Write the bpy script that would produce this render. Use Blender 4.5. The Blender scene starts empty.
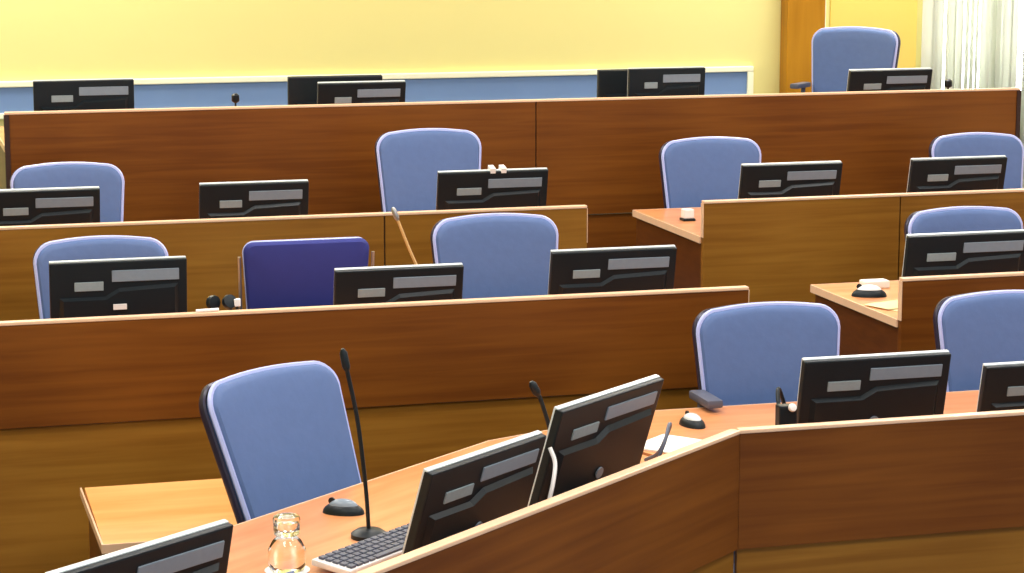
import bpy, bmesh, math, random
from mathutils import Vector, Matrix
random.seed(4)
C = bpy.context.scene.collection
R = math.radians
H = 2.485                      # camera height above the front floor

# ------------------------------------------------------------------ materials
def srgb(r, g, b):
    f = lambda c: (c/255/12.92) if c/255 <= .04045 else ((c/255+.055)/1.055)**2.4
    return (f(r), f(g), f(b), 1)

def mat(name, col, rough=.5, metal=0, spec=.5, var=0, scale=20, bump=0, emit=None, trans=0, alpha=None):
    m = bpy.data.materials.new(name); m.use_nodes = True
    nt = m.node_tree; b = nt.nodes['Principled BSDF']
    b.inputs['Base Color'].default_value = col
    b.inputs['Roughness'].default_value = rough
    b.inputs['Metallic'].default_value = metal
    b.inputs['Specular IOR Level'].default_value = spec
    b.inputs['Transmission Weight'].default_value = trans
    tc = nt.nodes.new('ShaderNodeTexCoord')
    if var or bump:
        n = nt.nodes.new('ShaderNodeTexNoise'); n.inputs['Scale'].default_value = scale
        n.inputs['Detail'].default_value = 3
        nt.links.new(tc.outputs['Object'], n.inputs['Vector'])
        if var:
            mx = nt.nodes.new('ShaderNodeMix'); mx.data_type = 'RGBA'
            mx.inputs[6].default_value = tuple(c*(1-var) for c in col[:3])+(1,)
            mx.inputs[7].default_value = tuple(min(1, c*(1+var)) for c in col[:3])+(1,)
            nt.links.new(n.outputs['Fac'], mx.inputs[0]); nt.links.new(mx.outputs[2], b.inputs['Base Color'])
        if bump:
            bp = nt.nodes.new('ShaderNodeBump'); bp.inputs['Strength'].default_value = bump
            bp.inputs['Distance'].default_value = .01
            nt.links.new(n.outputs['Fac'], bp.inputs['Height']); nt.links.new(bp.outputs[0], b.inputs['Normal'])
    if emit:
        b.inputs['Emission Color'].default_value = emit[0]; b.inputs['Emission Strength'].default_value = emit[1]
    return m

def wood(name, dark, light, rough=.38, scale=(1.1, 6, 26)):
    m = bpy.data.materials.new(name); m.use_nodes = True
    nt = m.node_tree; b = nt.nodes['Principled BSDF']; L = nt.links.new
    tc = nt.nodes.new('ShaderNodeTexCoord'); mp = nt.nodes.new('ShaderNodeMapping')
    mp.inputs['Scale'].default_value = scale
    L(tc.outputs['Object'], mp.inputs['Vector'])
    n1 = nt.nodes.new('ShaderNodeTexNoise'); n1.inputs['Scale'].default_value = 1.3
    n1.inputs['Detail'].default_value = 6; n1.inputs['Distortion'].default_value = .5
    L(mp.outputs[0], n1.inputs['Vector'])
    n2 = nt.nodes.new('ShaderNodeTexNoise'); n2.inputs['Scale'].default_value = 1.6; n2.inputs['Detail'].default_value = 1
    L(tc.outputs['Object'], n2.inputs['Vector'])
    mh = nt.nodes.new('ShaderNodeMath'); mh.operation = 'MULTIPLY_ADD'
    mh.inputs[1].default_value = .55; L(n1.outputs['Fac'], mh.inputs[0])
    m2 = nt.nodes.new('ShaderNodeMath'); m2.operation = 'MULTIPLY'; m2.inputs[1].default_value = .45
    L(n2.outputs['Fac'], m2.inputs[0]); L(m2.outputs[0], mh.inputs[2])
    cr = nt.nodes.new('ShaderNodeValToRGB')
    cr.color_ramp.elements[0].position = .36; cr.color_ramp.elements[0].color = dark
    cr.color_ramp.elements[1].position = .64; cr.color_ramp.elements[1].color = light
    L(mh.outputs[0], cr.inputs[0]); L(cr.outputs[0], b.inputs['Base Color'])
    b.inputs['Roughness'].default_value = rough
    b.inputs['Specular IOR Level'].default_value = .2 if 'desktop' not in name else .4
    return m

M = {}
M['wood_red'] = wood('cherry_veneer', srgb(100, 53, 13), srgb(126, 73, 22))
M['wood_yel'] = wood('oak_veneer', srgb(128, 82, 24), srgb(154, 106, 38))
M['wood_side'] = wood('side_veneer', srgb(84, 44, 16), srgb(104, 58, 22))
M['wood_top'] = wood('desktop_glare_veneer', srgb(196, 124, 72), srgb(224, 154, 104), rough=.3, scale=(2, 14, 14))  # same wood made lighter, reflected glare put into the colour
M['wood_low'] = wood('pedestal_veneer', srgb(220, 152, 84), srgb(238, 176, 108), rough=.35, scale=(2, 12, 12))
M['edge'] = mat('pale_wood_edging', srgb(238, 196, 160), .3, var=.08, scale=9)
M['groove'] = mat('dark_joint', srgb(50, 22, 8), .7)
M['post'] = wood('amber_wood', srgb(160, 106, 16), srgb(186, 130, 28), scale=(9, 9, 1))
M['blue'] = mat('blue_fabric', srgb(76, 103, 154), .62, var=.08, scale=30, bump=.1, spec=.6)
M['rim_highlight'] = mat('pale_blue_highlight', srgb(176, 186, 236), .4, spec=.6)
M['shell'] = mat('navy_plastic_shell', srgb(34, 28, 56), .35)
M['navy'] = mat('navy_back_cover', srgb(48, 54, 124), .7, spec=.2, var=.06, scale=25)
M['arm'] = mat('grey_plastic', srgb(84, 88, 104), .45)
M['chrome'] = mat('brushed_metal', srgb(170, 170, 172), .3, metal=.9)
M['black'] = mat('black_plastic', srgb(17, 27, 33), .42, spec=.3, var=.1, scale=15)
M['darkgrey'] = mat('dark_grey_plastic', srgb(46, 50, 56), .3)
M['silver'] = mat('silver_plastic', srgb(205, 214, 216), .3)
M['strip'] = mat('light_grey_strip', srgb(124, 138, 152), .35, var=.08, scale=60)
M['label'] = mat('grey_label', srgb(136, 150, 156), .5, var=.1, scale=90)
M['screen'] = mat('screen_glass', srgb(12, 14, 18), .12)
M['white'] = mat('white_plastic', srgb(236, 234, 232), .4)
M['paper'] = mat('paper', srgb(240, 240, 232), .8, var=.03, scale=40)
M['cream_paper'] = mat('cream_paper', srgb(232, 216, 160), .8, var=.04, scale=40)
M['wall'] = mat('yellow_paint', srgb(232, 222, 144), .8, var=.02, scale=2, bump=.05)
M['wall2'] = mat('ochre_yellow', srgb(238, 208, 104), .8, var=.02, scale=2)  # more saturated yellow than the wall colour
M['band'] = mat('blue_paint', srgb(112, 142, 186), .7, var=.06, scale=6)
M['cream'] = mat('cream_paint', srgb(250, 248, 214), .6)
M['whitewall'] = mat('white_paint', srgb(240, 240, 236), .8)
M['carpet'] = mat('blue_grey_carpet', srgb(84, 90, 110), .95, var=.2, scale=120, bump=.4)
M['ceil'] = mat('ceiling_paint', srgb(236, 234, 226), .9, var=.02, scale=5)
M['gold'] = mat('pale_gold_metal', srgb(226, 180, 118), .35, metal=.4)
M['diff'] = mat('lamp_diffuser', srgb(250, 248, 240), .6, emit=((1, .97, .9, 1), 3))
M['glass'] = mat('clear_glass', (1, 1, 1, 1), .03, trans=1); M['glass'].node_tree.nodes['Principled BSDF'].inputs['IOR'].default_value = 1.45
M['blind'] = mat('blind_fabric', srgb(246, 248, 240), .8, var=.03, scale=12)
nt = M['blind'].node_tree; b = nt.nodes['Principled BSDF']
tl = nt.nodes.new('ShaderNodeBsdfTranslucent'); tl.inputs[0].default_value = srgb(240, 242, 228)
mx = nt.nodes.new('ShaderNodeMixShader'); mx.inputs[0].default_value = .5
nt.links.new(b.outputs[0], mx.inputs[1]); nt.links.new(tl.outputs[0], mx.inputs[2])
nt.links.new(mx.outputs[0], nt.nodes['Material Output'].inputs[0])

# ------------------------------------------------------------------ mesh helpers
def B(): return bmesh.new()

def box(bm, x0, x1, y0, y1, z0, z1, bev=0, mtx=None):
    r = bmesh.ops.create_cube(bm, size=1)
    vs = r['verts']
    for v in vs:
        v.co = Vector(((x0+x1)/2+v.co.x*(x1-x0), (y0+y1)/2+v.co.y*(y1-y0), (z0+z1)/2+v.co.z*(z1-z0)))
    if bev:
        es = list({e for v in vs for e in v.link_edges})
        r = bmesh.ops.bevel(bm, geom=es, offset=bev, segments=2, affect='EDGES', profile=.6)
        vs = list({v for f in r['faces'] for v in f.verts} | {v for v in vs if v.is_valid})
    if mtx:
        for v in vs: v.co = mtx @ v.co
    return bm

def prism(bm, pts, z0, z1):
    lo = [bm.verts.new((x, y, z0)) for x, y in pts]; hi = [bm.verts.new((x, y, z1)) for x, y in pts]
    bm.faces.new(lo[::-1]); bm.faces.new(hi)
    n = len(pts)
    for i in range(n): bm.faces.new((lo[i], lo[(i+1) % n], hi[(i+1) % n], hi[i]))
    return bm

def tube(bm, path, rad, seg=10, closed=False):
    path = [Vector(p) for p in path]; n = len(path); rings = []
    rads = rad if isinstance(rad, (list, tuple)) else [rad]*n
    prev = None
    for i, p in enumerate(path):
        a = path[(i-1) % n] if (closed or i > 0) else p
        c = path[(i+1) % n] if (closed or i < n-1) else p
        t = (c-a).normalized()
        ref = prev if prev is not None else (Vector((0, 0, 1)) if abs(t.z) < .9 else Vector((0, 1, 0)))
        s = (ref - t*ref.dot(t)).normalized(); prev = s; q = t.cross(s)
        rings.append([bm.verts.new(p+rads[i]*(s*math.cos(2*math.pi*k/seg)+q*math.sin(2*math.pi*k/seg))) for k in range(seg)])
    for i in range(n if closed else n-1):
        A, D = rings[i], rings[(i+1) % n]
        for k in range(seg): bm.faces.new((A[k], A[(k+1) % seg], D[(k+1) % seg], D[k]))
    if not closed:
        bm.faces.new(rings[0][::-1]); bm.faces.new(rings[-1])
    return bm

def lathe(bm, prof, seg=24, cx=0, cy=0):
    rings = [[bm.verts.new((cx+r*math.cos(2*math.pi*k/seg), cy+r*math.sin(2*math.pi*k/seg), z)) for k in range(seg)] for r, z in prof]
    for i in range(len(rings)-1):
        for k in range(seg): bm.faces.new((rings[i][k], rings[i][(k+1) % seg], rings[i+1][(k+1) % seg], rings[i+1][k]))
    bm.faces.new(rings[0][::-1]); bm.faces.new(rings[-1])
    return bm

def bez(pts, n=14):
    """Catmull-Rom through the points"""
    P = [Vector(p) for p in pts]; P = [P[0]*2-P[1]]+P+[P[-1]*2-P[-2]]; out = []
    for i in range(1, len(P)-2):
        for k in range(n):
            t = k/n; a, b_, c, d = P[i-1:i+3]
            out.append(.5*((2*b_)+(c-a)*t+(2*a-5*b_+4*c-d)*t*t+(3*b_-a-3*c+d)*t**3))
    out.append(P[-2]); return out

def obj(name, bm, m, parent=None, smooth=False, label=None):
    bmesh.ops.recalc_face_normals(bm, faces=bm.faces[:])
    me = bpy.data.meshes.new(name); bm.to_mesh(me); bm.free()
    me.materials.append(M[m] if isinstance(m, str) else m)
    if smooth:
        me.shade_smooth()
    o = bpy.data.objects.new(name, me); C.objects.link(o)
    if smooth:
        md = o.modifiers.new('split', 'EDGE_SPLIT'); md.split_angle = R(40)
    if parent: o.parent = parent
    if label: o['label'] = label
    return o

def tag(o, label, cat, group=None):
    o['label'] = label; o['category'] = cat
    if group: o['group'] = group
    return o

def thing(name, label, cat, loc=(0, 0, 0), rz=0, group=None):
    o = bpy.data.objects.new(name, None); C.objects.link(o); o.empty_display_size = .1
    o.location = loc; o.rotation_euler = (0, 0, rz)
    return tag(o, label, cat, group)

def struct(name, bm, m, smooth=False):
    o = obj(name, bm, m, smooth=smooth); o['kind'] = 'structure'; return o

# ------------------------------------------------------------------ layout (metres; X along the rows, Y away)
Z1, Z2, Z3, Z4 = H-1.57, H-1.42, H-1.32, H-1.0            # tops of the front panels
Y1, Y2, Y3, Y4, YW = 6.31, 7.90, 9.55, 11.24, 13.8
F = {1: 0.0, 2: .15, 3: .25, 4: .57}                       # tier floors
LIP = .165
D1, D2, D3, D4 = Z1-LIP, Z2-LIP, Z3-LIP, Z4-LIP            # desktop heights

# floor tiers
bm = B()
box(bm, -4, 8.4, -2, Y2, -.1, 0)
box(bm, -4, 8.4, Y2, Y3, -.1, F[2])
box(bm, -4, 8.4, Y3, Y4, -.1, F[3])
box(bm, -4, 8.4, Y4, YW, -.1, F[4])
struct('floor', bm, 'carpet')

# back wall with a window opening
WX0, WX1, WZ0, WZ1 = 6.72, 7.9, 1.0, 3.7
bm = B()
box(bm, -4, WX0, YW, YW+.2, -.1, 4.4); box(bm, WX1, 8.4, YW, YW+.2, -.1, 4.4)
box(bm, WX0, WX1, YW, YW+.2, -.1, WZ0); box(bm, WX0, WX1, YW, YW+.2, WZ1, 4.4)
struct('wall_back', bm, 'wall')
bm = B(); box(bm, -4.2, -4, -2, YW+.2, -.1, 4.4); struct('wall_left', bm, 'wall')
bm = B(); box(bm, 8.4, 8.6, -2, YW+.2, -.1, 4.4); struct('wall_right', bm, 'whitewall')
bm = B(); box(bm, -4.2, 8.6, -2, YW+.2, 4.4, 4.6); struct('ceiling', bm, 'ceil')
# blue dado band with its cream rails
bm = B(); box(bm, -3.98, 5.44, YW-.02, YW, 1.255, 1.405); struct('trim_1', bm, 'band')
bm = B()
box(bm, -3.98, 5.48, YW-.035, YW, 1.405, 1.44, .006); box(bm, 5.44, 5.48, YW-.035, YW, 1.255, 1.405, .004)
box(bm, -3.98, 5.48, YW-.035, YW, 1.22, 1.255, .006)
struct('trim_2', bm, 'cream')
# amber wooden post, ochre bay, white jamb
bm = B(); box(bm, 5.67, 5.93, YW-.12, YW, F[4], 4.4, .008); struct('trim_3', bm, 'post')
bm = B(); box(bm, 5.93, 5.965, YW-.05, YW, F[4], 4.4, .006); struct('trim_4', bm, 'cream')
bm = B(); box(bm, 6.01, 6.62, YW-.015, YW, F[4], 4.4, .003); struct('trim_5', bm, 'wall2')
bm = B(); box(bm, 7.42, 7.95, YW-.14, YW, F[4], 4.4, .01); struct('trim_6', bm, 'whitewall')
# window behind the blind
bm = B()
for a, b_, c, d in ((WX0, WX0+.06, WZ0, WZ1), (WX1-.06, WX1, WZ0, WZ1), (WX0, WX1, WZ0, WZ0+.06), (WX0, WX1, WZ1-.06, WZ1), (7.28, 7.34, WZ0, WZ1)):
    box(bm, a, b_, YW+.06, YW+.12, c, d, .005)
w = struct('window_1', bm, 'white')
bm = B(); box(bm, WX0+.05, WX1-.05, YW+.085, YW+.091, WZ0+.05, WZ1-.05); g = obj('window_pane', bm, 'glass', w)

# vertical blind
vb = thing('vertical_blind', 'white vertical blind of long fabric slats covering the window at right', 'blind', (6.63, YW-.1, F[4]))
bm = B(); box(bm, 0, .77, -.03, .03, 3.3, 3.36, .005); obj('head_rail', bm, 'white', vb)
bm = B()
x = .03; k = 0
while x < .75:
    a = R(random.choice((8, 20, 78, 30, 66, 12, 84)))*(1 if k % 5 else -.7); hw = .038
    ph = random.uniform(-.012, .012)
    prev = None; cols = []
    for j in range(5):
        t = (j-2)/2; c_ = .006*(1-t*t)
        px = x+hw*t*math.cos(a)-c_*math.sin(a); py = hw*t*math.sin(a)+c_*math.cos(a)
        cols.append([bm.verts.new((px+ph*(1-z/3.3), py, z)) for z in (.12, 1.0, 2.2, 3.3)])
    for j in range(4):
        for i in range(3): bm.faces.new((cols[j][i], cols[j+1][i], cols[j+1][i+1], cols[j][i+1]))
    x += random.choice((.034, .042, .05)); k += 1
sl = obj('slats', bm, 'blind', vb, smooth=True)
md = sl.modifiers.new('thick', 'SOLIDIFY'); md.thickness = .0012

# ceiling lights, unseen and added for soft light from above
def added_ceiling_light(x, y, power, where):
    t = thing('added_ceiling_light', 'unseen square recessed ceiling light added ' + where, 'ceiling light', (x, y, 4.4))
    bm = B()
    for a, b_, c, d in ((-.62, .62, -.62, -.58), (-.62, .62, .58, .62), (-.62, -.58, -.58, .58), (.58, .62, -.58, .58)): box(bm, a, b_, c, d, -.03, 0)
    obj('frame', bm, 'white', t)
    bm = B(); box(bm, -.58, .58, -.58, .58, -.015, -.003); obj('diffuser', bm, 'diff', t)
    l = bpy.data.lights.new('lamp', 'AREA'); l.shape = 'SQUARE'; l.size = 1.1; l.energy = power; l.color = (1, .975, .94)
    lo = bpy.data.objects.new('lamp', l); C.objects.link(lo); lo.location = (x, y, 4.36)
LP = 58
for i, y in enumerate((3.2, 6.3, 9.2, 12.95)):
    for j, x in enumerate((-.6, 2.4, 5.4)):
        p = LP*(2.5 if y > 11 and j != 1 else .05 if y > 11 else 1)
        if y > 11: x = (.5, 2.9, 6.1)[j]
        added_ceiling_light(x, y, p, ('over the open floor', 'over the front desks', 'over the middle rows', 'beside the yellow wall')[i]+(' at left', ' at centre', ' at right')[j])

# daylight stand-in: area light added outside the window to brighten the blind
l = bpy.data.lights.new('added_daylight', 'AREA'); l.shape = 'RECTANGLE'; l.size = 1.5; l.size_y = 3; l.energy = 130; l.color = (.95, .98, 1)
lo = bpy.data.objects.new('added_daylight', l); C.objects.link(lo); lo.location = (7.3, YW+1.2, 2.6); lo.rotation_euler = (R(-90), 0, 0)

# ------------------------------------------------------------------ desks
def desk_run(name, label, xa, xb, y, ztop, zfl, depth, um, lm, joints=(), backpts=None, legpanel=True, th=.03, loc=None, rz=0, sides=(True, True), poly=None, upper=.372):
    """Straight desk in its own frame: front face on y=0, x from 0 to xb-xa."""
    W = xb-xa; zt = ztop-zfl; zd = zt-LIP
    t = thing(name, label, 'desk', loc or (xa, y, zfl), rz)
    cuts = [0]+[j-xa for j in joints]+[W]
    for i in range(len(cuts)-1):
        a = cuts[i]+(.003 if i else 0); b_ = cuts[i+1]-(.003 if i < len(cuts)-2 else 0)
        bm = B(); box(bm, a, b_, 0, th, zt-upper, zt-.012, .002); obj('front_panel', bm, um, t)
    for e0, on in ((-.003, sides[0]), (W, sides[1])):
        if on: bm = B(); box(bm, e0, e0+.003, .001, th, zd, zt-.012); obj('end_edging', bm, 'edge', t, label='pale upright edging at the panel end')
    if len(cuts) > 2:
        for cx in cuts[1:-1]:
            bm = B(); box(bm, cx-.012, cx+.012, th*.4, th*.95, .002, zt-.02); obj('joint_strip', bm, 'groove', t)
    bm = B(); box(bm, 0, W, -.003, th+.003, zt-.012, zt, .003); obj('top_edging', bm, 'edge', t, label='pale wood edging with painted highlight on the top of the front panel')  # pale lipping, its colour also carries the top-lit highlight
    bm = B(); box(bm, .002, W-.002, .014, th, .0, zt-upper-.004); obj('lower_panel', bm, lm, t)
    poly = poly or [(.0, th+.001), (W, th+.001), (W, depth), (0, depth)]
    bm = B(); prism(bm, poly, zd-.028, zd); obj('desktop', bm, 'wood_top', t, label='glossy desktop, orange-brown with glare painted in')
    # edging round the open edges of the desktop
    bm = B()
    n = len(poly)
    for i in range(1, n):
        if i == 1 and not sides[1]: continue
        if i == n-1 and not sides[0]: continue
        p, q = Vector(poly[i]), Vector(poly[(i+1) % n]); d = (q-p).normalized(); nrm = Vector((d.y, -d.x))
        pts = [p-d*.0, q+d*.0, q+nrm*.006, p+nrm*.006]
        prism(bm, [tuple(v) for v in pts], zd-.03, zd+.001)
    obj('desktop_edging', bm, 'edge', t, label='pale wood edging round the desktop')
    for s, on in zip((0, 1), sides):
        if not on: continue
        bm = B(); x0 = .004 if s == 0 else W-.03
        box(bm, x0, x0+.026, th+.002, depth-.03, 0, zd-.03, .002); obj('side_panel', bm, 'wood_side', t)
    return t

U = Vector((math.cos(R(39.87)), math.sin(R(39.87)), 0)); N = Vector((-U.y, U.x, 0))
CC = Vector((2.4878, Y1, 0))
# front row
X1E = 4.9
desk_run('courtroom_desk', 'straight front desk at lower right with reddish front and pale top edge', CC.x, X1E, Y1, Z1, 0, 1.01,
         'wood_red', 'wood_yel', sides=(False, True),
         poly=[(.012, .031), (X1E-CC.x, .031), (X1E-CC.x, 1.013), (.084, 1.013), (-.296, .854)])
LA = 3.3
st = CC-U*LA
t_ = .379
desk_run('courtroom_desk', 'front desk set at an angle in the foreground, carrying carafe, keyboard and two monitors', 0, LA, 0, Z1, 0, .937,
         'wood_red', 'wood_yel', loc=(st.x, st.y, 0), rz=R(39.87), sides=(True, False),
         poly=[(0, .031), (LA-.014, .031), (LA+.318, .8456), (LA+.027, .937), (0, .937)])
# row 2
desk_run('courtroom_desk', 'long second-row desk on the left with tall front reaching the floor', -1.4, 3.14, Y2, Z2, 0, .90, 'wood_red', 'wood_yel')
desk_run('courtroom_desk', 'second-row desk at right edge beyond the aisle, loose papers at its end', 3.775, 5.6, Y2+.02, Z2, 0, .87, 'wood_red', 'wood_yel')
# row 3
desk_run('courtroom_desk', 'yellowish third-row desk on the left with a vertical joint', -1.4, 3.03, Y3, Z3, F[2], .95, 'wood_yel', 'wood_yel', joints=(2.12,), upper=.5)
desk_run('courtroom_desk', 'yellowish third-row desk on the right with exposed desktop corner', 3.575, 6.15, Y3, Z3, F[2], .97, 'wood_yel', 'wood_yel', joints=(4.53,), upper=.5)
# row 4
desk_run('judges_bench', 'long raised rearmost bench in dark reddish wood below yellow wall', .64, 6.02, Y4, Z4, F[3], 1.0, 'wood_red', 'wood_red', joints=(3.29,), upper=.6)

jb = [o for o in bpy.data.objects if o.name == 'judges_bench'][0]
for x0 in (-.004, 5.36):
    bm = B(); box(bm, x0, x0+.024, -.008, .032, 0, Z4-F[3]-.013, .002); obj('end_post', bm, 'groove', jb, label='dark narrow end post')

# ------------------------------------------------------------------ chairs
def rrect(w0, w1, h, r, arch=.012, seg=7):
    """outline of a backrest, w0 half width at bottom, w1 at top, local (x, z), z from 0 to h"""
    pts = []
    cs = [(w0-r*.7, r*.7, -90, r*.7, w0), (w1-r, h-r, 0, r, w1)]
    for cx, cz, a0, rr, _ in cs:
        for k in range(seg+1):
            a = R(a0+90*k/seg); pts.append((cx+rr*math.cos(a), cz+rr*math.sin(a)))
    # sides between are straight; densify the top
    top = [(x, h+arch*(1-(x/(w1-r))**2)) for x in [(w1-r)*(1-2*k/8) for k in range(1, 8)]]
    right = pts
    left = [(-x, z) for x, z in reversed(right)]
    bot = [(-(w0-r*.7)*(1-2*k/6), 0) for k in range(1, 6)]
    return right+top+left+bot

def ringed(bm, out, h, levels, curve, cz):
    """levels: (scale, y) rings, capped with a centre fan; curve bends edges toward the sitter"""
    rings = []
    for s, y in levels:
        ring = []
        for x, z in out:
            X = x*s; Z = cz+(z-cz)*s
            ring.append(bm.verts.new((X, y-curve*(X/.26)**2, Z)))
        rings.append(ring)
    n = len(out)
    for i in range(len(rings)-1):
        for k in range(n): bm.faces.new((rings[i][k], rings[i][(k+1) % n], rings[i+1][(k+1) % n], rings[i+1][k]))
    c = bm.verts.new((0, levels[-1][1], cz))
    for k in range(n): bm.faces.new((rings[-1][k], rings[-1][(k+1) % n], c))
    return rings

def office_chair(label, top, rz, zfl, tilt=9, back_view=False, arms=True, ah=.2, group='blue office chairs behind the desks', w=1.0):
    """top = world point at the middle of the backrest's top edge; the chair faces local -Y."""
    top = (top[0], top[1], top[2]-.026)
    bh = .56; TH = top[2]-zfl                       # height of the top edge
    ct, sn = math.cos(R(tilt)), math.sin(R(tilt))
    zb = TH-bh*ct                                   # bottom of backrest
    yb = .20
    off = Vector((0, yb+bh*sn, 0)); off.rotate(Matrix.Rotation(rz, 3, 'Z'))
    t = thing('office_chair', label, 'chair', (top[0]-off.x, top[1]-off.y, zfl), rz, group)
    T = Matrix.Translation((0, yb, zb)) @ Matrix.Rotation(-R(tilt), 4, 'X')
    r = .04 if back_view else .078
    o_ = rrect(.225*w, .258*w, bh, r, arch=.004 if back_view else .013)
    cz = bh*.5; cv = .03
    bm = B(); ringed(bm, o_, bh, [(.985, .012), (1.0, -.006), (.985, -.022), (.955, -.032), (.9, -.036), (.75, -.037), (.4, -.038)], cv, cz)
    bmesh.ops.transform(bm, matrix=T, verts=bm.verts); back = obj('backrest', bm, 'blue', t, smooth=True)
    bm = B(); ringed(bm, [(x*1.035, cz+(z-cz)*1.03) for x, z in o_], bh, [(.98, .006), (1.0, .012), (1.0, .026), (.97, .042), (.85, .05), (.5, .054)], cv, cz)
    bmesh.ops.transform(bm, matrix=T, verts=bm.verts)
    obj('back_shell', bm, 'navy' if back_view else 'shell', t, smooth=True)
    bm = B(); tube(bm, [(x*1.0, -.012-cv*(x/.26)**2, z) for x, z in o_], .009, 6, closed=True)  # pale tube stands in for light caught along the backrest edge
    bmesh.ops.transform(bm, matrix=T, verts=bm.verts); obj('edge_highlight', bm, 'rim_highlight', back, smooth=True)
    if back_view:
        bm = B()
        for s in (-1, 1): tube(bm, [(s*.275*w, .02-cv, .06), (s*.285*w, .02-cv, bh-.05)], .007, 6)  # bright rods stand in for the pale highlight on the chair outline
        bmesh.ops.transform(bm, matrix=T, verts=bm.verts); obj('side_highlight', bm, 'chrome', t, smooth=True)
    zs = .47+max(0, TH-1.09)
    so = [(.24*math.copysign(abs(math.cos(a))**.5, math.cos(a)), .24*math.copysign(abs(math.sin(a))**.5, math.sin(a))) for a in [2*math.pi*k/32 for k in range(32)]]
    bm = B()
    rings = [[bm.verts.new((x*s, -.03+y*s, z)) for x, y in so] for s, z in ((.9, zs-.08), (1, zs-.06), (1.02, zs-.03), (.98, zs-.008), (.85, zs), (.4, zs-.006))]
    for i in range(len(rings)-1):
        for k in range(32): bm.faces.new((rings[i][k], rings[i][(k+1) % 32], rings[i+1][(k+1) % 32], rings[i+1][k]))
    bm.faces.new(rings[0][::-1]); bm.faces.new(rings[-1]); obj('seat', bm, 'blue', t, smooth=True)
    bm = B(); box(bm, -.13, .13, -.15, .12, zs-.12, zs-.078, .01)
    tube(bm, [(0, .1, zs-.1), (0, .24, zs-.09), (0, yb+.09, zb-.02), (0, yb+.1, zb+.14)], .022, 8); obj('back_bracket', bm, 'shell', t, smooth=True)
    bm = B(); tube(bm, [(0, 0, .1), (0, 0, zs-.12)], .025, 12); obj('gas_column', bm, 'chrome', t, smooth=True)
    if arms:
        for s in (-1, 1):
            bm = B()
            tube(bm, bez([(s*.14, 0, zs-.1), (s*.27, .05, zs-.08), (s*.29, .12, zs+.06), (s*.285, .14, zs+ah+.01)]), .014, 8)
            box(bm, s*.285-.03, s*.285+.03, 0, .19, zs+ah, zs+ah+.03, .01); obj('armrest', bm, 'arm', t, smooth=True)
    bm = B()
    for k in range(5):
        a = 2*math.pi*k/5+.3; tube(bm, [(0, 0, .1), (.3*math.cos(a), .3*math.sin(a), .062)], [.028, .016], 8)
    lathe(bm, [(.04, .07), (.045, .1), (.03, .13)]); obj('star_base', bm, 'black', t, smooth=True)
    for k in range(5):
        a = 2*math.pi*k/5+.3; bm = B()
        tube(bm, [(.3*math.cos(a)-.02*math.sin(a), .3*math.sin(a)+.02*math.cos(a), .03), (.3*math.cos(a)+.02*math.sin(a), .3*math.sin(a)-.02*math.cos(a), .03)], .03, 12)
        obj('caster', bm, 'black', t, smooth=True)
    return t

G = None
office_chair('blue office chair behind the angled front desk, largest in view, tilted back', (1.125, 6.84, H-1.405), R(34), 0, tilt=22, arms=False, w=1.02)
office_chair('blue office chair behind straight front desk, just left of its large monitor', (3.045, 7.52, H-1.405), 0, 0, tilt=9, ah=.295, w=1.03)
office_chair('blue office chair behind straight front desk, cut off by right photo edge', (3.98, 7.52, H-1.405), 0, 0, tilt=9, w=1.05)
office_chair('pale blue chair in second row mostly covered by the fully visible monitor', (.86, 9.02, H-1.29), 0, F[2], w=.98)
office_chair('navy chair turned around in second row, its squarish flat back facing out', (1.67, 8.95, H-1.318), R(180), F[2], tilt=4, back_view=True, arms=False, w=.95)
office_chair('pale blue chair in second row between two monitors, fully showing its rounded top', (2.455, 9.02, H-1.26), 0, F[2], w=1.0)
office_chair('pale chair top showing above monitor at right edge, behind second-row desk', (4.575, 9.04, H-1.31), 0, F[2], w=1.03)
office_chair('pale blue chair at far left behind third-row desk under raised bench', (.88, 10.72, H-1.185), 0, F[3], w=.97)
office_chair('dark blue tall chair in third row standing before the raised bench, left of centre', (2.59, 10.72, H-1.075), 0, F[3], w=.97, ah=.15)
office_chair('blue chair at exposed desktop corner of right third-row desk', (4.03, 10.72, H-1.155), 0, F[3], w=.99)
office_chair('small blue chair at far right of third row, monitor before it', (5.50, 10.74, H-1.175), R(-4), F[3], w=.95)
office_chair('blue chair behind raised bench, standing highest, beside the white blind', (5.70, 12.66, H-.735), R(-46), F[4], tilt=8, ah=.28, w=1.03)

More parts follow.
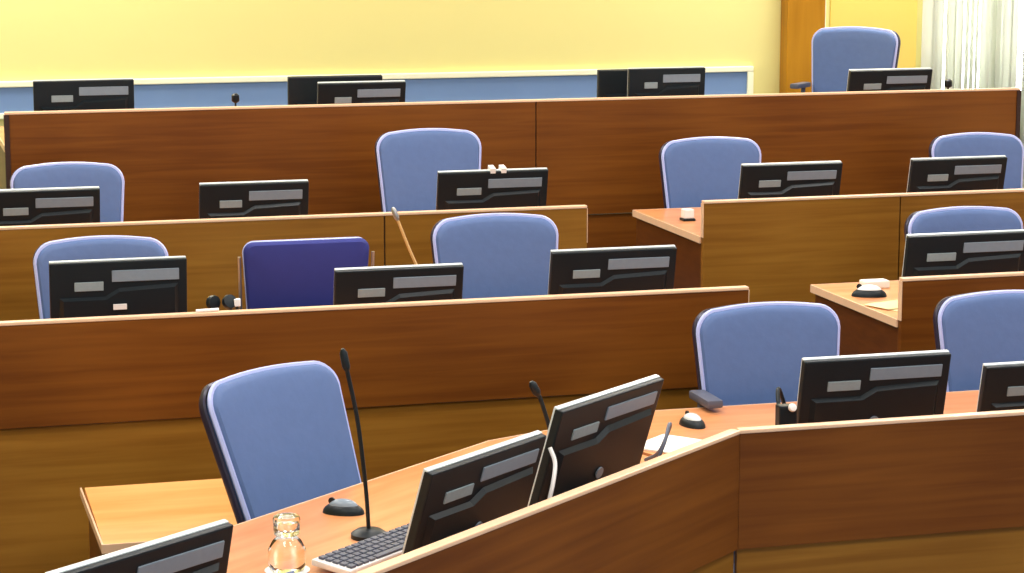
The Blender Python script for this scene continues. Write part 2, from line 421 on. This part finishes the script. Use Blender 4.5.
# ------------------------------------------------------------------ monitors
def monitor(label, x, y, zd, ztop, rz=0, tilt=12, w=.49, extras=False, dark=False, group='black monitors seen from behind', h=.29):
    """(x, y) middle of the top edge, back faces local -Y"""
    off = Vector((0, -math.sin(R(tilt))*h*.55, 0)); off.rotate(Matrix.Rotation(rz, 3, 'Z'))
    t = thing('computer_monitor', label, 'monitor', (x-off.x, y-off.y, zd), rz, group)
    hz = ztop-zd-h*.55*math.cos(R(tilt))             # height of the hinge
    T = Matrix.Translation((0, 0, hz)) @ Matrix.Rotation(R(tilt), 4, 'X') @ Matrix.Translation((0, 0, -h*.45))
    a = w/2
    def part(name, bm, m, par=t, sm=False, label=None):
        bmesh.ops.transform(bm, matrix=T, verts=bm.verts); return obj(name, bm, m, par, sm, label)
    bm = B(); box(bm, -a, a, 0, .017, 0, h, .003)
    part('bezel', bm, 'darkgrey' if dark else 'silver', label='silver bezel catching light along the top' if not dark else None)
    bm = B(); box(bm, -a+.016, a-.016, 0.0172, .0182, .016, h-.016); part('screen', bm, 'screen')
    bm = B(); box(bm, -a-.001, a+.001, -.016, .012, -.001, h-.003, .005)
    pts = [(-a+.03, .03), (a-.03, .03), (a-.03, h-.09), (.0, h-.10), (-.05, h-.13), (-a+.03, h-.13)]
    lo = [bm.verts.new((px, -.014, pz)) for px, pz in pts]; hi = [bm.verts.new((px*.93, -.030, .02+(pz-.02)*.93)) for px, pz in pts]
    bm.faces.new(hi)
    for i in range(6): bm.faces.new((lo[i], lo[(i+1) % 6], hi[(i+1) % 6], hi[i]))
    sh = part('back_shell', bm, 'black')
    if not dark:
        bm = B(); box(bm, -.025, a-.028, -.020, -.014, h-.078, h-.036, .002); part('vent_strip', bm, 'strip', sh, label='light grey strip on the upper right of the back')
        bm = B(); box(bm, -a+.085, -.055, -.020, -.014, h-.108, h-.075, .002); part('sticker', bm, 'label', sh, label='small pale grey sticker')
    bm = B(); lathe(bm, [(.018, 0), (.018, .004)], 16)
    bmesh.ops.transform(bm, matrix=Matrix.Translation((0, -.032, .075)) @ Matrix.Rotation(R(90), 4, 'X'), verts=bm.verts)
    part('emblem', bm, 'strip', sh, True)
    if extras == 'plate':
        bm = B(); box(bm, -.024, .024, -.042, -.036, .115, .135, .001); part('white_plate', bm, 'white', sh, label='bright white plate low on the back')
    if extras == 'clips':
        for cx in (-.005, .045):
            bm = B(); box(bm, cx-.012, cx+.012, -.018, .034, h-.01, h+.014, .002); part('clip', bm, 'white', sh, label='small white clip on the top edge')
    bm = B(); box(bm, -.03, .03, .03, .05, .01, hz-.02, .004); box(bm, -.028, .028, .012, .05, hz-.05, hz-.015, .004); obj('stand_neck', bm, 'black', t)
    bm = B(); box(bm, -.11, .11, -.09, .1, 0, .018, .008); obj('stand_base', bm, 'black', t)
    return t

# front, straight
monitor('large black monitor on straight front desk, right of the blue chair', 3.065, 6.60, D1, Z1+.142, 0, 12, .505)
monitor('black monitor cut off by the right photo edge on straight front desk', 3.70, 6.62, D1, Z1+.085, 0, 12, .49)
# front, angled
def ang(s, off, z): p = CC+U*s+N*off; return p.x, p.y
x, y = ang(-1.08, .17, 0); monitor('black monitor on angled front desk, right of tall thin microphone', x, y, D1, Z1+.128, R(39.87), 17, .53, h=.29)
x, y = ang(-.46, .17, 0); monitor('black monitor on angled front desk, nearest the desk corner, highest of its three', x, y, D1, Z1+.178, R(39.5), 17, .545, h=.32)
x, y = ang(-2.31, .25, 0); monitor('monitor at bottom left of the photo, cut off by the lower frame edge', x, y, D1, Z1+.142, R(37), 12, .55, h=.29)
# row 2
monitor('black monitor showing nearly its whole back with bright white plate, second row left', .845, Y2+.3, D2, Z2+.155, 0, 6, .485, extras='plate')
monitor('black monitor in second row, in front of the navy turned chair', 1.875, Y2+.3, D2, Z2+.084, 0, 12, .485)
monitor('black monitor at right end of the long second-row desk', 2.71, Y2+.3, D2, Z2+.118, 0, 12, .495)
monitor('black monitor below pale chair top at right photo edge, second-row desk beyond aisle', 4.20, Y2+.32, D2, Z2+.118, 0, 10, .53)
# row 3
monitor('black monitor cut off by the left photo edge on third-row desk', .70, Y3+.3, D3, Z3+.115, 0, 12, .49)
monitor('black monitor standing alone against the brown bench front, no chair behind', 1.61, Y3+.3, D3, Z3+.115, 0, 12, .475)
monitor('black monitor with two white clips on top, before the dark blue tall chair', 2.685, Y3+.3, D3, Z3+.133, 0, 12, .505, extras='clips')
monitor('black monitor on right third-row desk, next to the corner chair', 4.12, Y3+.3, D3, Z3+.121, 0, 12, .495)
monitor('black monitor at right end of third row, before the small far chair', 4.97, Y3+.3, D3, Z3+.121, 0, 12, .49)
# bench
monitor('black monitor at left end of raised bench against the blue band', 1.045, Y4+.3, D4, Z4+.127, 0, 4, .49)
monitor('plain dark monitor left of centre on raised bench, half behind another', 2.375, Y4+.62, D4, Z4+.095, 0, 3, .50, dark=True)
monitor('black monitor with pale top edge overlapping a plain dark one on raised bench', 2.45, Y4+.3, D4, Z4+.086, 0, 12, .455)
monitor('plain dark monitor right of centre on raised bench, its left side peeking out', 4.05, Y4+.62, D4, Z4+.098, 0, 3, .46, dark=True)
monitor('black monitor right of centre on raised bench, covering part of a plain one', 4.10, Y4+.3, D4, Z4+.127, 0, 4, .425)
monitor('black monitor on raised bench in front of the highest blue chair', 5.395, Y4+.3, D4, Z4+.093, 0, 12, .485)

# ------------------------------------------------------------------ microphones
def microphone(label, base, pts, hr=.009, r=.005, m='black', head='black', hl=.06, bs=.05):
    """base on the desk; pts are offsets of the gooseneck above the base"""
    t = thing('gooseneck_microphone', label, 'microphone', base, 0, 'desk microphones')
    bm = B(); lathe(bm, [(bs, 0), (bs, .012), (bs*.7, .022), (.012, .026)], 20); obj('base', bm, 'black', t, True)
    P = bez([(0, 0, .02)]+pts); bm = B(); tube(bm, P, r, 8); obj('gooseneck', bm, m, t, True)
    d = (P[-1]-P[-2]).normalized(); p = P[-1]
    bm = B(); tube(bm, [p-d*.004, p+d*.004, p+d*hl*.2, p+d*hl*.8, p+d*hl], [r, hr, hr*1.15, hr*1.1, hr*.5], 10); obj('head', bm, head, t, True)
    return t
microphone('tall thin black gooseneck microphone rising before the angled desk chair', (1.286, 6.03, D1), [(-.008, 0, .15), (-.028, 0, .33), (-.056, 0, .475)], r=.006, hr=.010)
microphone('short dark microphone rising behind the two angled-desk monitors', (2.07, 6.88, D1), [(-.012, 0, .08), (-.035, .01, .16), (-.045, .01, .18)], r=.007, hr=.012, hl=.05)
microphone('pale gold leaning gooseneck microphone with grey head on second-row desk', (2.07, 8.35, D2), [(-.05, 0, .13), (-.11, .02, .27), (-.16, .03, .40)], r=.0055, m='gold', head='chrome', hl=.05)
microphone('tiny black microphone head over raised bench against the blue band', (1.80, 11.55, D4), [(0, 0, .08), (0, 0, .16)], hr=.018, hl=.045)
microphone('tiny black microphone head over raised bench before the white blind', (5.72, 11.5, D4), [(0, 0, .08), (0, 0, .155)], hr=.02, hl=.045)

# ------------------------------------------------------------------ mice
def mouse(label, loc, rz, top='silver', s=1.0):
    t = thing('computer_mouse', label, 'mouse', loc, rz)
    def half(z0, z1, k, n=24):
        bm = B(); rings = []
        for i in range(7):
            f = i/6; z = z0+(z1-z0)*math.sin(f*math.pi/2); sc = k*math.cos(f*math.pi/2*.93)
            rings.append([bm.verts.new((s*.034*sc*math.cos(2*math.pi*j/n), s*(.058*sc*math.sin(2*math.pi*j/n)), s*z)) for j in range(n)])
        for i in range(6):
            for j in range(n): bm.faces.new((rings[i][j], rings[i][(j+1) % n], rings[i+1][(j+1) % n], rings[i+1][j]))
        bm.faces.new(rings[0][::-1]); bm.faces.new(rings[-1]); return bm
    body = obj('body', half(0, .032, 1.08), 'black', t, True)
    obj('top_cover', half(.016, .041, .78), top, body, True)
    bm = B(); tube(bm, [(-.003*s, .035*s, .034*s), (.003*s, .035*s, .034*s)], .01*s, 12); obj('scroll_wheel', bm, 'black', t, True)
    return t
mouse('black mouse with silver top on angled desk beside the tall microphone', (1.27, 6.30, D1), R(60), 'strip', 1.0)
mouse('black mouse with pale top on front desk near the desk corner', (2.62, 7.08, D1), R(10), 'silver', 1.0)
mouse('mouse with white top at exposed end of right second-row desk', (3.89, 8.47, D2), R(70), 'white', 1.15)

# ------------------------------------------------------------------ small things
# glass carafe with tumbler turned over its neck
t = thing('water_carafe', 'clear glass carafe topped by an upturned tumbler on angled desk', 'carafe', (1.012, 5.775, D1))
bm = B()
pr = [(.045, .002), (.05, .02), (.05, .075), (.038, .105), (.024, .125), (.022, .17)]
lathe(bm, pr, 28); obj('bottle', bm, 'glass', t, True)
bm = B(); lathe(bm, [(.034, .13), (.035, .15), (.036, .185), (.034, .195), (.01, .197)], 28); obj('tumbler', bm, 'glass', t, True)
bm = B(); lathe(bm, [(.058, 0), (.06, .002), (.058, .003)], 28); tag(obj('coaster', bm, 'white', None), 'round white coaster under the glass carafe', 'coaster').location = (1.012, 5.775, D1)
t.location.z += .0035; t.scale = (1, 1, .74)
# keyboard along the lip
x, y = ang(-1.22, .42, 0)
t = thing('computer_keyboard', 'pale keyboard lying on angled desk at the foot of the tall microphone', 'keyboard', (x, y, D1), R(39.87))
rt = Matrix.Rotation(R(5), 4, 'X')
TK = Matrix.Translation((0, 0, .0075)) @ rt
bm = B(); box(bm, -.22, .22, -.065, .065, 0, .018, .005); bmesh.ops.transform(bm, matrix=TK, verts=bm.verts); obj('case', bm, 'white', t)
bm = B()
for r_ in range(5):
    for c_ in range(15):
        if r_ == 0 and 4 <= c_ <= 9: continue
        x0 = -.205+c_*.0275; y0 = -.058+r_*.0235; box(bm, x0, x0+.021, y0, y0+.018, .018, .025, .002)
box(bm, -.095, .066, -.058, -.040, .018, .025, .002)
bmesh.ops.transform(bm, matrix=TK, verts=bm.verts); obj('keys', bm, 'arm', t)
# papers near the desk corner
x, y = 2.445, 6.84
bm = B()
for i in range(5):
    box(bm, -.105, .105, -.075, .075, .0012*i, .0012*i+.001, mtx=Matrix.Rotation(R(random.uniform(-5, 5)), 4, 'Z'))
o = tag(obj('paper_stack', bm, 'paper'), 'small stack of white paper behind the angled monitor by desk corner', 'paper'); o.location = (x, y, D1); o.rotation_euler.z = R(42)
# loose papers on the right second-row desk end
bm = B()
for i, (dx, dy, a) in enumerate(((0, 0, 8), (.03, .03, -6), (-.02, .05, 20))):
    box(bm, dx-.10, dx+.10, dy-.07, dy+.07, .002*i, .002*i+.0015, mtx=Matrix.Rotation(R(a), 4, 'Z'))
o = tag(obj('loose_papers', bm, 'cream_paper'), 'cream papers on exposed end of right second-row desk', 'paper'); o.location = (3.93, 8.20, D2)
bm = B(); box(bm, -.035, .035, -.02, .02, 0, .02, .004)
o = tag(obj('note_pad', bm, 'paper'), 'thick white note pad behind the white-topped mouse', 'note pad'); o.location = (4.0, 8.66, D2); o.scale = (1.6, 1.6, 1.6)
# white cube at the corner of the right third-row desk
t = thing('table_socket', 'small white block with dark foot on right third-row desk corner', 'socket', (3.70, 10.10, D3))
bm = B(); box(bm, -.03, .03, -.03, .03, 0, .012, .003); obj('foot', bm, 'black', t)
bm = B(); box(bm, -.025, .025, -.025, .025, .012, .055, .005); obj('block', bm, 'white', t)
# cables
def cable(label, pts, m, r=.004):
    bm = B(); tube(bm, bez(pts), r, 8); return tag(obj('cable', bm, m, smooth=True), label, 'cable')
def AP(s, off, z): p = CC+U*s+N*off; return (p.x, p.y, z)
cable('white cable hanging down beside monitor right of the tall microphone', [AP(-.84, .13, D1+.26), AP(-.845, .11, D1+.22), AP(-.87, .10, D1+.17), AP(-.89, .10, D1+.12), AP(-.91, .10, D1+.04), AP(-.88, .12, D1+.006)], 'white', .006)
cable('grey cable looping out from behind the monitor at the desk corner', [AP(-.20, .20, D1+.006), AP(-.18, .19, D1+.06), AP(-.14, .18, D1+.13), AP(-.08, .20, D1+.17), AP(-.01, .24, D1+.14), AP(.03, .30, D1+.05), AP(.05, .36, D1+.012)], 'arm', .006)
cable('short white cable on angled desk between keyboard and monitor', [AP(-.96, .42, D1+.006), AP(-.99, .45, D1+.02), AP(-1.0, .47, D1+.035), AP(-.95, .44, D1+.04), AP(-.90, .36, D1+.02), AP(-.88, .30, D1+.006)], 'white', .006)
cable('black cable curling on desktop at left foot of the large monitor', [(2.86, 6.64, D1+.006), (2.80, 6.62, D1+.05), (2.76, 6.66, D1+.14), (2.78, 6.72, D1+.19), (2.82, 6.74, D1+.1), (2.84, 6.7, D1+.006)], 'black', .007)
# adapter and pencil bits by the front monitor
t = thing('power_adapter', 'small black adapter with a white knob left of the large monitor', 'adapter', (2.74, 6.56, D1))
bm = B(); box(bm, -.03, .03, -.02, .02, 0, .175, .006); obj('housing', bm, 'black', t)
bm = B(); lathe(bm, [(.012, 0), (.014, .006), (.012, .014), (.004, .016)], 16)
bmesh.ops.transform(bm, matrix=Matrix.Translation((.01, -.02, .168)) @ Matrix.Rotation(R(70), 4, 'X'), verts=bm.verts); obj('knob', bm, 'white', t, True)
for (x, y, lab) in ((2.66, 6.86, 'small dark eraser on desktop nearest the corner chair and mouse'), (2.60, 6.62, 'small dark eraser on desktop close to the front lip')):
    bm = B(); box(bm, -.018, .018, -.012, .012, 0, .014, .003); o = tag(obj('eraser', bm, 'darkgrey'), lab, 'eraser'); o.location = (x, y, D1)
# headset and plug by the second-row left monitor
t = thing('headset', 'black headset standing on second-row desk left of navy turned chair', 'headset', (1.19, 8.06, D2))
for cx in (-.028, .03):
    bm = B(); lathe(bm, [(.014, -.012), (.025, -.010), (.027, 0), (.025, .010), (.014, .012)], 20)
    bmesh.ops.transform(bm, matrix=Matrix.Translation((cx, 0, .172)) @ Matrix.Rotation(R(80 if cx < 0 else 40), 4, 'Y') @ Matrix.Rotation(R(60), 4, 'X'), verts=bm.verts); obj('ear_cup', bm, 'black', t, True)
bm = B(); tube(bm, bez([(-.03, .01, .16), (-.05, .02, .08), (-.03, .03, .012), (.02, .03, .008), (.05, .02, .07), (.03, .01, .16)]), .008, 8); obj('headband', bm, 'darkgrey', t, True)
t = thing('desk_plug', 'small white plug on stalk beside black headset on second-row desk', 'plug', (1.247, 8.06, D2))
bm = B(); lathe(bm, [(.02, 0), (.02, .01), (.006, .014), (.006, .155)], 14); obj('stalk', bm, 'darkgrey', t, True)
bm = B(); box(bm, -.012, .012, -.012, .012, .155, .182, .003); obj('plug_head', bm, 'white', t)
cable('white cable resting on desk edge right of monitor with white plate', [(1.08, 7.915, Z2+.005), (1.12, 7.915, Z2+.006), (1.16, 7.92, Z2+.006)], 'white', .006)

# low pedestal against the second-row front
t = thing('low_pedestal_cabinet', 'low light-topped wooden cabinet standing against the second-row desk front', 'cabinet', (.64, 6.88, 0))
TW, TD, TH_ = .51, 1.0-.285, .545
bm = B(); prism(bm, [(0, 0), (TW, 0), (TW, TD), (0.01, TD)], TH_-.025, TH_); obj('top', bm, 'wood_low', t, label='light orange wooden top')
bm = B(); box(bm, -.006, TW+.006, -.006, 0, TH_-.027, TH_+.001); box(bm, -.006, 0, 0, TD, TH_-.027, TH_+.001); box(bm, TW, TW+.006, 0, TD, TH_-.027, TH_+.001)
obj('edging', bm, 'edge', t)
bm = B(); box(bm, .02, TW-.02, .02, TD, 0, TH_-.026, .003); b_ = obj('body', bm, 'wood_side', t)
for k in range(2):
    bm = B(); box(bm, .03, TW-.03, .004, .019, .04+k*.235, .26+k*.235, .003); d = obj('drawer', bm, 'wood_red', t)
    bm = B(); tube(bm, bez([(TW/2-.05, .006, .2+k*.235), (TW/2-.05, -.018, .2+k*.235), (TW/2+.05, -.018, .2+k*.235), (TW/2+.05, .006, .2+k*.235)], 6), .005, 8); obj('handle', bm, 'chrome', d, True)

# ------------------------------------------------------------------ light, camera, view
wd = bpy.data.worlds.new('World'); bpy.context.scene.world = wd; wd.use_nodes = True
bg = wd.node_tree.nodes['Background']; bg.inputs[0].default_value = (.93, .96, 1, 1); bg.inputs[1].default_value = 1.0

cam = bpy.data.cameras.new('Camera'); co = bpy.data.objects.new('Camera', cam); C.objects.link(co)
cam.sensor_fit = 'HORIZONTAL'; cam.sensor_width = 36; cam.lens = 36*2300/1024
co.location = (0, 0, H)
co.rotation_euler = (R(90-9.5269), 0, -R(15.716))
cam.clip_end = 100
sc = bpy.context.scene; sc.camera = co
sc.view_settings.view_transform = 'Standard'; sc.view_settings.look = 'None'
sc.view_settings.gamma = 1; sc.view_settings.use_curve_mapping = False
sc.view_settings.exposure = 0
